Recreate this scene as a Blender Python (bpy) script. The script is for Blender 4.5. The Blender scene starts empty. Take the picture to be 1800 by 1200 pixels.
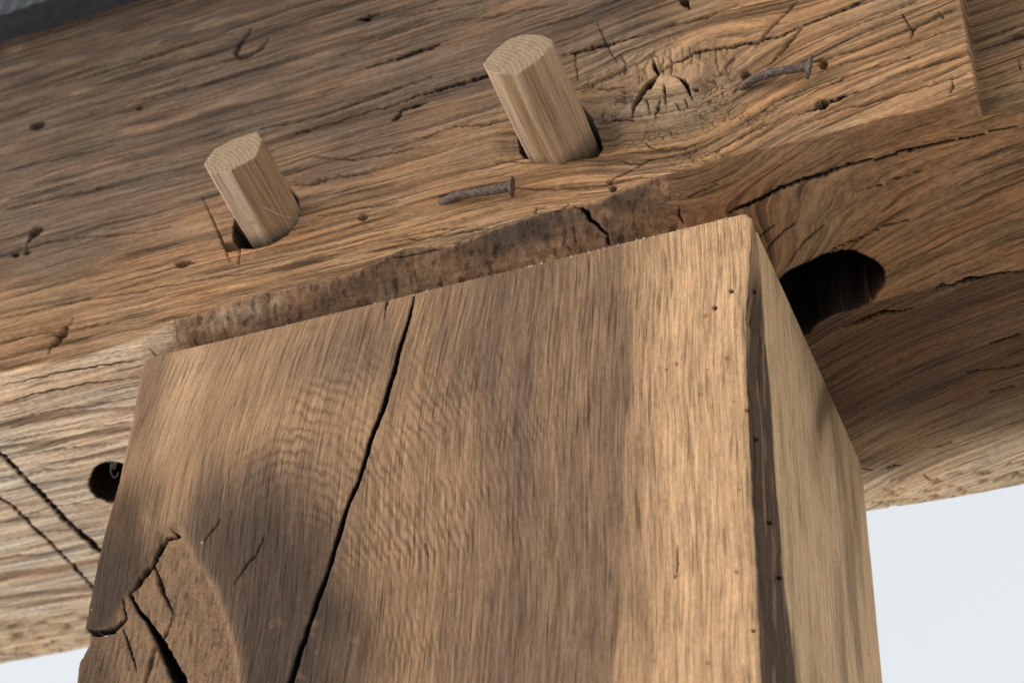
import bpy, math, random
import numpy as np
from mathutils import Vector, Euler

S = bpy.context.scene
COL = S.collection
f32 = np.float32

# ------------------------------------------------------------------ camera
CAM_ROT = (2.24954938, -0.0514529, 0.40067803)
CAM_POS = np.array([0.18802662, -0.33561145, -0.32632001])
FPX = 2937.24                       # focal length in pixels of an 1800 px wide picture
cam_data = bpy.data.cameras.new('camera')
cam = bpy.data.objects.new('camera', cam_data)
COL.objects.link(cam)
cam.location = CAM_POS
cam.rotation_euler = Euler(CAM_ROT, 'XYZ')
cam_data.sensor_width = 36.0
cam_data.lens = 36.0 * FPX / 1800.0
cam_data.clip_start = 0.01
cam_data.clip_end = 500.0
cam_data.dof.use_dof = True
cam_data.dof.focus_distance = 0.468
cam_data.dof.aperture_fstop = 20.0
S.camera = cam

# ------------------------------------------------------------------ light
SUN_EL, SUN_AZ = math.radians(6), math.radians(-112)     # azimuth measured from +Y towards +X
sun_dir = Vector((math.cos(SUN_EL) * math.sin(SUN_AZ), math.cos(SUN_EL) * math.cos(SUN_AZ), math.sin(SUN_EL)))
W = bpy.data.worlds.new('World')
S.world = W
W.use_nodes = True
nt = W.node_tree
nt.nodes.clear()
out = nt.nodes.new('ShaderNodeOutputWorld')
bg = nt.nodes.new('ShaderNodeBackground')
sky = nt.nodes.new('ShaderNodeTexSky')
sky.sky_type = 'NISHITA'
sky.sun_disc = False
sky.sun_elevation = SUN_EL
sky.sun_rotation = SUN_AZ
sky.air_density = 1.0
sky.dust_density = 4.0
sky.ozone_density = 1.0
hs = nt.nodes.new('ShaderNodeHueSaturation')
hs.inputs['Saturation'].default_value = 0.22
hs.inputs['Value'].default_value = 2.2
mixw = nt.nodes.new('ShaderNodeMixRGB')           # overcast: an even white layer of cloud over the sky
mixw.inputs['Fac'].default_value = 0.60
mixw.inputs['Color2'].default_value = (9.3, 9.75, 10.2, 1)
nt.links.new(sky.outputs[0], hs.inputs['Color'])
nt.links.new(hs.outputs[0], mixw.inputs['Color1'])
nt.links.new(mixw.outputs[0], bg.inputs['Color'])
bg.inputs['Strength'].default_value = 0.12
nt.links.new(bg.outputs[0], out.inputs['Surface'])

sd = bpy.data.lights.new('sun', 'SUN')
sun = bpy.data.objects.new('sun', sd)
COL.objects.link(sun)
sd.energy = 1.35
sd.angle = math.radians(62)
sd.color = (1.0, 0.95, 0.89)
sun.rotation_euler = sun_dir.to_track_quat('Z', 'Y').to_euler()
sun.location = (0, -1, 1)

S.view_settings.view_transform = 'Standard'
S.view_settings.look = 'None'
S.view_settings.gamma = 1.0
S.view_settings.exposure = 0.0

# ------------------------------------------------------------------ helpers
MR = np.array(Euler(CAM_ROT, 'XYZ').to_matrix())

def project(X, Y, Z):
    """where a point of the place shows in the photograph (1800 x 1200)"""
    dx, dy, dz = X - CAM_POS[0], Y - CAM_POS[1], Z - CAM_POS[2]
    a = dx * MR[0, 0] + dy * MR[1, 0] + dz * MR[2, 0]
    b = dx * MR[0, 1] + dy * MR[1, 1] + dz * MR[2, 1]
    c = -(dx * MR[0, 2] + dy * MR[1, 2] + dz * MR[2, 2])
    c = np.maximum(c, 0.02)
    return (900 + FPX * a / c).astype(f32), (600 - FPX * b / c).astype(f32)

def on_plane(px, py, ax=1, val=0.0):
    d = MR @ np.array([(px - 900) / FPX, -(py - 600) / FPX, -1.0])
    t = (val - CAM_POS[ax]) / d[ax]
    return CAM_POS + t * d

_tab = {}
def noise(x, y, seed=0):
    """gradient noise, about -1..1"""
    if seed not in _tab:
        r = np.random.default_rng(seed + 11)
        p = r.permutation(256).astype(np.int32)
        a = r.uniform(0, 2 * math.pi, 256)
        _tab[seed] = (np.r_[p, p], np.cos(a).astype(f32), np.sin(a).astype(f32))
    p, ca, sa = _tab[seed]
    x = np.asarray(x, dtype=np.float64); y = np.asarray(y, dtype=np.float64)
    x, y = np.broadcast_arrays(x, y)
    xi = np.floor(x).astype(np.int32); yi = np.floor(y).astype(np.int32)
    xf = (x - xi).astype(f32); yf = (y - yi).astype(f32)
    u = xf * xf * xf * (xf * (xf * 6 - 15) + 10); v = yf * yf * yf * (yf * (yf * 6 - 15) + 10)
    xa, xb, ya, yb = xi & 255, (xi + 1) & 255, yi & 255, (yi + 1) & 255
    def g(h, fx, fy):
        return ca[h] * fx + sa[h] * fy
    n00 = g(p[p[xa] + ya], xf, yf); n10 = g(p[p[xb] + ya], xf - 1, yf)
    n01 = g(p[p[xa] + yb], xf, yf - 1); n11 = g(p[p[xb] + yb], xf - 1, yf - 1)
    return ((n00 * (1 - u) + n10 * u) * (1 - v) + (n01 * (1 - u) + n11 * u) * v) * 1.5

def fbm(x, y, n=4, seed=0):
    s, a, t = 0, 1.0, 0
    for i in range(n):
        s = s + a * noise(x * 2 ** i + 17 * i, y * 2 ** i + 5 * i, seed + i); t += a; a *= 0.5
    return s / t

def ss(a, b, x):
    t = np.clip((x - a) / (b - a), 0, 1)
    return t * t * (3 - 2 * t)

def blob(px, py, cx, cy, rx, ry, deg=0.0, soft=0.5):
    a = math.radians(deg); dx, dy = px - cx, py - cy
    u = (dx * math.cos(a) + dy * math.sin(a)) / rx; v = (-dx * math.sin(a) + dy * math.cos(a)) / ry
    return 1 - ss(1 - soft, 1 + soft, np.sqrt(u * u + v * v))

def poly_sd(px, py, P):
    """signed distance to a polygon, negative inside"""
    P = np.array(P, float); n = len(P)
    d = np.full(px.shape, 1e9); inside = np.zeros(px.shape, bool)
    for i in range(n):
        a, b = P[i], P[(i + 1) % n]; e = b - a
        wx, wy = px - a[0], py - a[1]
        t = np.clip((wx * e[0] + wy * e[1]) / (e @ e), 0, 1)
        d = np.minimum(d, (wx - t * e[0]) ** 2 + (wy - t * e[1]) ** 2)
        if a[1] != b[1]:
            c = ((a[1] > py) != (b[1] > py)) & (px < (b[0] - a[0]) * (py - a[1]) / (b[1] - a[1]) + a[0])
            inside ^= c
    d = np.sqrt(d)
    return np.where(inside, -d, d)

class Relief:
    """depth cut into a surface; px, py say where each of its points lies"""
    def __init__(self, px, py, ok, minw=.95):
        self.minw = minw
        self.px, self.py, self.ok = px, py, ok
        self.d = np.zeros(px.shape, f32)
        self.dirt = np.zeros(px.shape, f32)  # crack dirt, together with painted shade of cracks and holes
    def _sel(self, P, m):
        P = np.array(P, float)
        return np.nonzero(self.ok & (self.px > P[:, 0].min() - m) & (self.px < P[:, 0].max() + m) &
                          (self.py > P[:, 1].min() - m) & (self.py < P[:, 1].max() + m))[0]
    def cut(self, s, k, depth, dirt):
        if depth > .0029:
            self.d[s] = np.maximum(self.d[s], depth * k ** (2.2 if depth > .012 else 1.6)); self.dirt[s] = np.maximum(self.dirt[s], min(1, dirt * 1.06) * (ss(.0, .06, k) if depth > .03 else ss(.03, .28, k)))
        else:
            self.d[s] = np.maximum(self.d[s], depth * k); self.dirt[s] = np.maximum(self.dirt[s], dirt * k)
    def crack(self, P, w, depth, jit=2.0, taper=True, sharp=0.3, seed=3, dirt=None):
        """P points, w full widths, depth metres"""
        if dirt is None: dirt = .70 + .24 * min(1, depth / .0035)
        P = np.array(P, float)
        if np.isscalar(w): w = [w] * len(P)
        w = np.array(w, float)
        if taper:
            w[0] *= 0.3; w[-1] *= 0.3
        s = self._sel(P, w.max() + 12)
        if not len(s): return
        x = self.px[s] + jit * (1.3 * fbm(self.px[s] / 34, self.py[s] / 34, 2, seed) + .45 * noise(self.px[s] / 8, self.py[s] / 8, seed + 1))
        y = self.py[s] + jit * (1.3 * fbm(self.px[s] / 34 + 9, self.py[s] / 34, 2, seed + 5) + .45 * noise(self.px[s] / 8, self.py[s] / 8, seed + 6))
        best = np.full(x.shape, 1e9); ww = np.ones(x.shape)
        for i in range(len(P) - 1):
            a, b = P[i], P[i + 1]; e = b - a
            t = np.clip(((x - a[0]) * e[0] + (y - a[1]) * e[1]) / (e @ e), 0, 1)
            d = np.hypot(x - a[0] - t * e[0], y - a[1] - t * e[1])
            m = d < best
            best = np.where(m, d, best); ww = np.where(m, w[i] + (w[i + 1] - w[i]) * t, ww)
        hw = np.maximum(ww / 2, self.minw) * (1 + 0.22 * noise(x / 9, y / 9, seed + 2))
        k = 1 - ss(np.where(hw < 3, .15, sharp), 1.3, best / np.maximum(hw, 0.2))
        k2 = k * np.clip(ww / w.max() * 1.6, 0.35, 1)
        self.cut(s, k2 if depth <= .012 else k, depth, dirt)
    def pit(self, cx, cy, rx, ry, depth, deg=0, soft=0.25, dirt=0.5, seed=8, rough=0.18):
        s = self._sel([(cx, cy)], max(rx, ry) * 1.6 + 3)
        if not len(s): return
        x, y = self.px[s], self.py[s]
        a = math.radians(deg); dx, dy = x - cx, y - cy
        u = (dx * math.cos(a) + dy * math.sin(a)) / rx; v = (-dx * math.sin(a) + dy * math.cos(a)) / ry
        r = np.hypot(u, v) * (1 + rough * fbm(x / max(rx, 6) * .9, y / max(rx, 6) * .9, 3, seed))
        k = 1 - ss(1 - soft, 1 + soft, r)
        self.cut(s, k, depth, dirt)
    def poly(self, P, depth, edge=3.0, dirt=0.3, jit=3, seed=4):
        s = self._sel(P, 10 + edge)
        if not len(s): return
        x = self.px[s] + jit * fbm(self.px[s] / 16, self.py[s] / 16, 3, seed)
        y = self.py[s] + jit * fbm(self.px[s] / 16 + 7, self.py[s] / 16, 3, seed + 3)
        sd = poly_sd(x, y, P)
        k = 1 - ss(-edge, edge, sd)
        self.cut(s, k, depth, dirt)
        if depth > .02: self.dirt[s] = np.maximum(self.dirt[s], 1 - ss(edge * .4, edge * 2.6, sd))  # hole shade painted slightly past the rim

def tag(o, label=None, cat=None, group=None, kind=None):
    if label: o['label'] = label
    if cat: o['category'] = cat
    if group: o['group'] = group
    if kind: o['kind'] = kind
    return o

def grid_mesh(name, P, closed_rows=True, caps=True):
    """P[rows, cols, 3]; rows go round the section, columns along the timber"""
    R_, C_ = P.shape[:2]
    me = bpy.data.meshes.new(name)
    r = np.arange(R_ if closed_rows else R_ - 1); c = np.arange(C_ - 1)
    rr, cc = np.meshgrid(r, c, indexing='ij')
    r2 = (rr + 1) % R_
    q = np.stack([rr * C_ + cc, rr * C_ + cc + 1, r2 * C_ + cc + 1, r2 * C_ + cc], -1).reshape(-1, 4)
    idx = q.ravel(); starts = np.arange(len(q)) * 4; tot = np.full(len(q), 4)
    if caps:
        a = np.arange(R_) * C_; b = a[::-1] + C_ - 1
        idx = np.r_[idx, a, b]; starts = np.r_[starts, len(q) * 4, len(q) * 4 + R_]; tot = np.r_[tot, R_, R_]
    me.vertices.add(R_ * C_); me.vertices.foreach_set('co', P.reshape(-1).astype(f32))
    me.loops.add(len(idx)); me.loops.foreach_set('vertex_index', idx.astype(np.int32))
    me.polygons.add(len(starts))
    me.polygons.foreach_set('loop_start', starts.astype(np.int32)); me.polygons.foreach_set('loop_total', tot.astype(np.int32))
    sm = np.ones(len(starts), bool)
    if caps: sm[-2:] = False
    me.polygons.foreach_set('use_smooth', sm)
    me.update(calc_edges=True)
    return me

TONE = np.array([0.98, 0.865, 0.745])
def put_attr(me, col, gc, TONE=TONE):
    a = me.attributes.new('col', 'FLOAT_COLOR', 'POINT')
    n = len(me.vertices)
    rgba = np.ones((n, 4), f32); rgba[:, :3] = np.clip(col * TONE, 0.003, 0.9)
    a.data.foreach_set('color', rgba.ravel())
    b = me.attributes.new('grain', 'FLOAT_VECTOR', 'POINT')
    b.data.foreach_set('vector', gc.astype(f32).ravel())

def link(name, me, mat, parent=None):
    o = bpy.data.objects.new(name, me); COL.objects.link(o)
    if mat: me.materials.append(mat)
    if parent: o.parent = parent
    return o

def lerp3(c, target, w):
    return c + (np.array(target, f32)[None, :] - c) * np.clip(w, 0, 1)[:, None]

# ------------------------------------------------------------------ materials
def wood_mat(name, along, across, amp=0.35, bump=0.5, rough=0.78, use_attr=True, base=(.4, .3, .2), dist=0.0004, pore=0.5):
    m = bpy.data.materials.new(name); m.use_nodes = True
    t = m.node_tree; N = t.nodes; L = t.links
    b = N['Principled BSDF']
    at = N.new('ShaderNodeAttribute'); at.attribute_name = 'grain'
    mp = N.new('ShaderNodeMapping'); mp.inputs['Scale'].default_value = (along, across, 1)
    L.new(at.outputs['Vector'], mp.inputs['Vector'])
    n1 = N.new('ShaderNodeTexNoise'); n1.inputs['Scale'].default_value = 1; n1.inputs['Detail'].default_value = 5; n1.inputs['Roughness'].default_value = 0.62
    L.new(mp.outputs[0], n1.inputs['Vector'])
    mp2 = N.new('ShaderNodeMapping'); mp2.inputs['Scale'].default_value = (420, 2400, 1)
    L.new(at.outputs['Vector'], mp2.inputs['Vector'])
    n2 = N.new('ShaderNodeTexNoise'); n2.inputs['Scale'].default_value = 1; n2.inputs['Detail'].default_value = 4; n2.inputs['Roughness'].default_value = 0.65
    L.new(mp2.outputs[0], n2.inputs['Vector'])
    ad = N.new('ShaderNodeMath'); ad.operation = 'MULTIPLY_ADD'; ad.inputs[1].default_value = 0.75
    L.new(n2.outputs['Fac'], ad.inputs[0]); L.new(n1.outputs['Fac'], ad.inputs[2])
    mr = N.new('ShaderNodeMapRange'); mr.inputs['From Min'].default_value = 0.75; mr.inputs['From Max'].default_value = 1.0
    mr.inputs['To Min'].default_value = 1 - amp; mr.inputs['To Max'].default_value = 1 + amp * 0.8
    L.new(ad.outputs[0], mr.inputs['Value'])
    vm = N.new('ShaderNodeVectorMath'); vm.operation = 'SCALE'
    if use_attr:
        ac = N.new('ShaderNodeAttribute'); ac.attribute_name = 'col'
        L.new(ac.outputs['Color'], vm.inputs[0])
    else:
        rgb = N.new('ShaderNodeRGB'); rgb.outputs[0].default_value = (*base, 1); L.new(rgb.outputs[0], vm.inputs[0])
    L.new(mr.outputs[0], vm.inputs['Scale'])
    # pores: thin dark lines along the fibre
    mp3 = N.new('ShaderNodeMapping'); mp3.inputs['Scale'].default_value = (along * 1.3, across * .95, 1); mp3.inputs['Location'].default_value = (7, 3, 1)
    L.new(at.outputs['Vector'], mp3.inputs['Vector'])
    n3 = N.new('ShaderNodeTexNoise'); n3.inputs['Scale'].default_value = 1; n3.inputs['Detail'].default_value = 2; n3.inputs['Roughness'].default_value = 0.5
    L.new(mp3.outputs[0], n3.inputs['Vector'])
    m3 = N.new('ShaderNodeMapRange'); m3.inputs['From Min'].default_value = 0.57; m3.inputs['From Max'].default_value = 0.66
    m3.inputs['To Min'].default_value = 1.0; m3.inputs['To Max'].default_value = 1 - pore
    L.new(n3.outputs['Fac'], m3.inputs['Value'])
    v2 = N.new('ShaderNodeVectorMath'); v2.operation = 'SCALE'
    L.new(vm.outputs[0], v2.inputs[0]); L.new(m3.outputs[0], v2.inputs['Scale'])
    L.new(v2.outputs[0], b.inputs['Base Color'])
    hs_ = N.new('ShaderNodeMath'); hs_.operation = 'MULTIPLY_ADD'; hs_.inputs[1].default_value = 0.6
    L.new(m3.outputs[0], hs_.inputs[0]); L.new(ad.outputs[0], hs_.inputs[2])
    bp = N.new('ShaderNodeBump'); bp.inputs['Strength'].default_value = bump; bp.inputs['Distance'].default_value = dist
    L.new(hs_.outputs[0], bp.inputs['Height']); L.new(bp.outputs[0], b.inputs['Normal'])
    b.inputs['Roughness'].default_value = rough
    b.inputs['Specular IOR Level'].default_value = 0.16
    return m

def noise_mat(name, c1, c2, scale, rough=0.6, metal=0.0, bump=0.3, dist=0.0003, detail=6):
    m = bpy.data.materials.new(name); m.use_nodes = True
    t = m.node_tree; N = t.nodes; L = t.links; b = N['Principled BSDF']
    tc = N.new('ShaderNodeTexCoord')
    n1 = N.new('ShaderNodeTexNoise'); n1.inputs['Scale'].default_value = scale; n1.inputs['Detail'].default_value = detail
    L.new(tc.outputs['Object'], n1.inputs['Vector'])
    cr = N.new('ShaderNodeValToRGB'); cr.color_ramp.elements[0].color = (*c1, 1); cr.color_ramp.elements[1].color = (*c2, 1)
    cr.color_ramp.elements[0].position = 0.38; cr.color_ramp.elements[1].position = 0.62
    L.new(n1.outputs['Fac'], cr.inputs['Fac']); L.new(cr.outputs[0], b.inputs['Base Color'])
    bp = N.new('ShaderNodeBump'); bp.inputs['Strength'].default_value = bump; bp.inputs['Distance'].default_value = dist
    L.new(n1.outputs['Fac'], bp.inputs['Height']); L.new(bp.outputs[0], b.inputs['Normal'])
    b.inputs['Roughness'].default_value = rough; b.inputs['Metallic'].default_value = metal
    return m

M_beam = wood_mat('old_weathered_oak', 26, 1000, amp=0.36, bump=0.7, pore=.55)
M_post = wood_mat('sawn_oak', 46, 1500, amp=0.24, bump=0.30, pore=.46, rough=.88)
M_peg = wood_mat('cleft_oak', 30, 1300, amp=0.13, bump=0.3, pore=.2)
M_rust = noise_mat('rusty_iron', (.055, .032, .021), (.17, .115, .085), 1100, rough=0.6, metal=0.1, bump=0.6)
M_felt = noise_mat('grey_ribbed_board', (.030, .035, .038), (.048, .054, .057), 300, rough=0.8)
M_web = noise_mat('cobweb_silk', (.6, .6, .6), (.75, .75, .75), 50, rough=0.6)

# ================================================================== the beam
H = 0.2035
xs = np.r_[np.linspace(-0.75, -0.30, 10)[:-1], np.linspace(-0.282, 0.222, 1270), np.linspace(0.24, 0.75, 10)]
ridge_px = [(0,652),(100,634),(200,610),(250,592),(300,562),(350,551),(408,531),(440,519),(498,507),(583,489),(642,466),(709,436),(794,426),
            (872,398),(950,374),(1020,361),(1055,354),(1095,332),(1135,318),(1193,298),(1230,290),(1275,275),(1330,262),(1372,254),(1450,234),(1528,213),(1567,203),(1644,187),(1722,171),(1800,155)]
rp = np.array([on_plane(*p) for p in ridge_px])
hX = np.interp(xs, rp[:, 0], rp[:, 2]) + 0.0005 * fbm(xs * 160, xs * 0, 3, 2) + 0.0006 * noise(xs * 45, xs * 0 + 3, 6)
hX = np.where(xs < rp[0, 0], rp[0, 2] + 0.001 * noise(xs * 20, xs * 0 + 1, 9), hX)
dX = 0.008 + 0.005 * ss(-0.105, -0.08, xs) + 0.036 * ss(0.06, 0.12, xs)
NT, NF, NW, NU, NA, NB = 5, 365, 96, 225, 34, 8
DB = 0.1735
RB = 0.022 + 0.004 * noise(xs * 12, xs * 0 + 5, 4)
rowsY, rowsZ, rowsQ, sec = [], [], [], []
one = np.ones_like(xs)
for y in np.linspace(DB - 0.005, 0.006, NT):
    rowsY.append(one * y); rowsZ.append(one * H); rowsQ.append(one * (H + y)); sec.append(0)
rowsY.append(one * 0.0015); rowsZ.append(one * (H - 0.0006)); rowsQ.append(one * (H + 0.001)); sec.append(0)
for tau in np.linspace(1, 0, NF) ** 1.12:
    z = hX + (H - 0.0025 - hX) * tau
    rowsY.append(one * 0.0); rowsZ.append(z); rowsQ.append(z); sec.append(1)
L_w = np.hypot(hX, dX)
for w in np.linspace(0, 1, NW + 1)[1:]:
    bulge = 4 * w * (1 - w) * (0.0016 + 0.0008 * ss(-.08, .05, xs))
    y = dX * w - bulge * hX / L_w; z = hX * (1 - w) - bulge * dX / L_w
    rowsY.append(y); rowsZ.append(z); rowsQ.append(hX - w * L_w); sec.append(2)
for w in np.linspace(0, 1, NU + 1)[1:]:
    y = dX + (DB - RB - dX) * w
    rowsY.append(y); rowsZ.append(one * 0.0); rowsQ.append(hX - L_w - (y - dX)); sec.append(3)
for w in np.linspace(0, 1, NA + 1)[1:]:
    a = w * math.pi / 2
    rowsY.append(DB - RB + RB * math.sin(a)); rowsZ.append(RB - RB * math.cos(a))
    rowsQ.append(hX - L_w - (DB - RB - dX) - RB * a); sec.append(4)
for w in np.linspace(0, 1, NB + 1)[1:]:
    rowsY.append(one * DB); rowsZ.append(RB + (H - 0.004 - RB) * w); rowsQ.append(-0.2 - one * w * .2); sec.append(5)
Y = np.array(rowsY); Z = np.array(rowsZ); Q = np.array(rowsQ); sec = np.array(sec)
X = np.broadcast_to(xs, Y.shape)
R_, C_ = Y.shape
# inward direction of every row, softened across the ridge
ty = np.roll(Y, -1, 0) - np.roll(Y, 1, 0); tz = np.roll(Z, -1, 0) - np.roll(Z, 1, 0)
ln = np.hypot(ty, tz) + 1e-12; ty /= ln; tz /= ln
iy, iz = -tz, ty
k = np.ones(7) / 7
def smooth_rows(a):
    o = a.copy(); o[3:-3] = sum(a[3 + j:R_ - 3 + j] for j in range(-3, 4)) / 7.0
    return o
iy, iz = smooth_rows(iy), smooth_rows(iz); ln = np.hypot(iy, iz) + 1e-9; iy /= ln; iz /= ln

PX, PY = project(X, Y, Z)
shape = X.shape
SEC = np.repeat(sec, C_)
x, y_, z_, q = X.ravel(), Y.ravel(), Z.ravel(), Q.ravel()
px, py = PX.ravel(), PY.ravel()
vis = (SEC >= 1) & (SEC <= 4)
rel = Relief(px, py, vis, 1.5)
front = SEC == 1; wane = SEC == 2; under = (SEC == 3) | (SEC == 4)
hh = np.broadcast_to(hX, shape).ravel()
above = q - hh                                     # height over the ridge

# grain field: the fibres run round the knot and sweep under the right end
kx = (x - 0.083)
gk = np.exp(-(kx / 0.030) ** 2)
up = ss(0.055, 0.085, q)
v = q + 0.010 * gk * (1 - up) * ss(-.03, .02, q) * 1.0 - 0.012 * gk * up * np.exp(-np.maximum(q - .08, 0) / .04)
v = v - 0.16 * np.maximum(kx, 0) * ss(0.0, .05, q)
v = v + 0.040 * np.exp(-np.maximum(x - 0.085, 0) / 0.042) * ss(.016, -.016, q) * ss(.03, .09, x)
v = v + 0.0022 * fbm(x * 9, q * 22, 3, 21)
v = v + 0.0006 * fbm(x * 50, q * 160, 2, 23)
knot = blob(px, py, 1165, 165, 150, 95, -14, .35)
knot_face = blob(px, py, 1168, 175, 62, 38, -20, .25)
right = ss(1080, 1320, px)

# general relief
D = 0.0009 * fbm(x * 14, q * 30, 3, 31)
hew = noise(x * 60 + v * 55, v * 26, 33)            # shallow adze facets
D += 0.00030 * hew * (front & (px < 900))
wr = noise(x * 15, v * 430, 35); wr2 = noise(x * 34 + 3, v * 700, 36); wr3 = noise(x * 9 + 7, v * 210, 37)
ridges = 0.5 * wr + 0.5 * wr2 + 0.2 * wr3
amp_r = np.where(front, 0.00024, np.where(wane, 0.0001, np.where(px < 300, .00010, 0.00014)))
amp_r = amp_r * (1 - .5 * knot)
D += amp_r * ridges
dash = ss(0.30, 0.62, noise(x * 17 + 50, v * 400, 41)) * (1 - knot)
dash2 = ss(0.28, 0.60, noise(x * 34 + 50, v * 560, 43)) * (1 - knot)
dd = np.where(front, 1, np.where(wane, .15, np.where(px < 300, .3, .45)))
dash_on = 0.35 + 0.65 * ss(-.2, .4, fbm(x * 10, v * 30, 2, 44))
D += dd * (0.0006 * dash + 0.0005 * dash2) * dash_on
# scaly broken grain round the knot
sc = np.abs(fbm(x * 170, q * 260, 4, 51)); scaly = np.maximum(knot, blob(px, py, 1270, 215, 130, 60, -35, .5)) * front
D += 0.0008 * scaly * (sc * 1.2)
D += 0.00012 * fbm(x * 600, q * 600, 2, 53)
craze = (ss(.10, .0, np.abs(noise(x * 150 + v * 40, v * 420, 58))) * .6 + ss(.09, .0, np.abs(noise(x * 330, v * 260, 59)))) * scaly * ss(-.15, .25, fbm(x * 60, q * 90, 2, 60))
craze = np.clip(craze, 0, 1) * (1 - .8 * knot_face)
D += .0010 * craze
D += .0010 * blob(px, py, 1075, 95, 75, 45, -14, .5) * front * (np.abs(fbm(x * 80, q * 110, 3, 62)) - .25)
# the knot face: rings round its heart
kr = np.hypot((px - 1165) * 1.0, (py - 232) * 1.1) + 5 * fbm(px / 40, py / 40, 2, 55)
D += knot_face * 0.00010 * np.sin(kr / 2.6)
D += -0.0009 * knot_face
# broken band below the knot face
bb = blob(px, py, 1175, 200, 66, 13, -14, .3)
D += bb * 0.0005 * ss(0.1, .5, noise(px / 5, py / 16, 57))
# saw marks across the left underside and the wane
saw = ss(.1, .7, noise(x * 330 + q * 60, q * 9, 61))
leftu = under & (px < 300)
D += np.where(leftu, 0.00022, 0) * saw
D += wane * 0.00016 * ss(.25, .7, noise(x * 420, q * 25, 63)) * ss(-.11, -.09, x)
D += wane * 0.0009 * np.abs(fbm(x * 70, q * 110, 3, 64))
# worm-eaten back edge
pit = ss(.20, .5, noise(x * 120, q * 300, 65) + .4 * noise(x * 300, q * 600, 69)) * ss(-.118, -.140, q)
D += pit * 0.0022 * under
line_u = ss(0.25, .5, noise(x * 7 + 2, q * 175 + .3 * x * 50 + 0.4 * noise(x * 30, q * 50, 67), 66)) * leftu
D += 0.0006 * line_u

C = rel.crack
# checks and scars of the face, upper left
C([(395,108),(443,92),(460,80)], 5, .001)
C([(628,33),(645,31),(668,22)], [4,10,5], .004)
C([(444,48),(432,60),(419,74),(412,92),(420,99),(440,94),(458,85),(473,68)], [5,5,7,8,8,7,7,6], .0016, 3)
rel.pit(66, 221, 13, 6, .004, -14); rel.pit(245, 189, 7, 4, .003, -14)
rel.pit(62, 407, 14, 7, .005, -35); C([(70,400),(50,420),(44,432)], [8,6,3], .003)
rel.pit(27, 447, 7, 4, .003, -10); rel.pit(47, 443, 6, 4, .003, -10)
rel.pit(638, 382, 8, 5, .004, -18); rel.pit(323, 465, 13, 6, .005, -12); C([(323,466),(344,462)], [8,3], .003)
C([(354,342),(370,377),(381,402),(393,432),(404,459)], [2,2.5,4,5,2], .0016, 1)
rel.poly([(394,428),(428,420),(424,434),(420,440),(397,442)], .0035, 1.5)
C([(424,436),(421,450),(418,462)], 2.5, .0012)
C([(353,560),(355,562)], 2, .0005)
C([(459,228),(500,219),(545,210),(620,184),(700,156),(760,135)], 3.2, .0018)
C([(521,235),(600,211),(700,177),(756,160),(800,148),(857,132)], [2,3,3,5,6,6], .003, taper=False)
C([(600,189),(660,166),(732,146)], 3, .0018)
C([(600,209),(690,182),(756,160)], 2.5, .0012)
C([(989,97),(1040,85),(1100,70),(1137,60)], [7,7,5,3], .004)
C([(1120,66),(1184,43),(1240,30),(1300,8)], [2,4,4,3], .002)
C([(689,211),(697,205),(705,192),(728,187),(750,178)], [9,8,6,8,9], .004, 3)
C([(647,120),(717,99),(760,84),(795,70)], [2,6,6,3], .003)
C([(690,262),(740,243),(802,223),(853,220),(896,210)], [2,3,3,5,3], .0022)
C([(552,278),(620,280),(699,268),(760,255)], 3, .0018)
C([(521,327),(560,318),(583,311),(650,302)], [5,6,5,3], .0022, 3)
C([(0,373),(80,353),(156,335),(260,308),(350,288)], 2.5, .0013)
C([(97,150),(180,128),(272,101),(350,74),(408,58)], 4, .0016)
C([(0,442),(120,420),(250,408),(300,398)], 3, .0013)
C([(0,300),(90,282),(220,250)], 2.5, .001)
C([(160,200),(300,160),(430,130)], 2.5, .001)
C([(780,40),(900,22),(1000,6)], 2.5, .001); C([(700,30),(780,14),(850,0)], 2.5, .001)
C([(600,96),(690,62),(760,40)], 2.2, .001)
C([(20,350),(130,322)], 2, .001); C([(560,380),(700,355)], 2, .001)
C([(200,520),(420,480),(560,455)], 2, .0009)
C([(0,560),(140,528),(260,512)], 2.4, .001); C([(0,600),(100,583),(190,568)], 2.4, .001)
C([(85,625),(97,598),(112,580),(130,560)], [9,12,9,3], .0018, 5)
C([(640,425),(740,408),(840,396)], 2, .001); C([(720,420),(860,402)], 2, .0009)
C([(690,452),(770,438)], 2, .001)
# knot
C([(1111,208),(1116,190),(1130,166),(1143,150),(1156,130)], [2,7,10,14,10], .008, 2)
C([(1158,132),(1149,116),(1147,101)], [9,8,4], .006, 2)
C([(1160,127),(1180,112),(1207,101),(1217,93),(1248,86),(1290,80),(1333,72),(1372,62),(1423,43),(1450,31),(1500,8),(1520,0)], [8,5,5,4,4,6,5,4,3,4,5,5], .0035)
C([(1184,134),(1196,140),(1207,150),(1218,176)], [3,5,8,4], .0045); rel.pit(1224, 159, 4, 4, .003)
C([(1168,150),(1170,170),(1171,190)], [2,4,2], .003); C([(1160,180),(1156,196),(1153,208)], [3,6,4], .004)
C([(1138,180),(1142,200)], 2.5, .002); C([(1190,184),(1196,196)], 2.5, .002); C([(1206,178),(1210,190)], 2.5, .002)
C([(1075,205),(1090,211),(1114,213)], [5,3,3], .003)
C([(1349,117),(1372,92),(1395,66),(1411,50)], [2,4,5,3], .0028)
C([(1326,84),(1345,58),(1364,39),(1385,20),(1403,0)], [3,4,5,3,3], .0022)
C([(1040,155),(1070,158),(1105,152)], [2,4,3], .0015)
C([(1050,40),(1070,90),(1085,110)], 2, .0009); C([(1090,95),(1100,110),(1098,130)], 3, .0014)
C([(1010,90),(1016,140)], 3, .0008)
rel.pit(1203, 3, 7, 10, .006, -30); C([(1205,8),(1213,16)], 4, .003)
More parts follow.
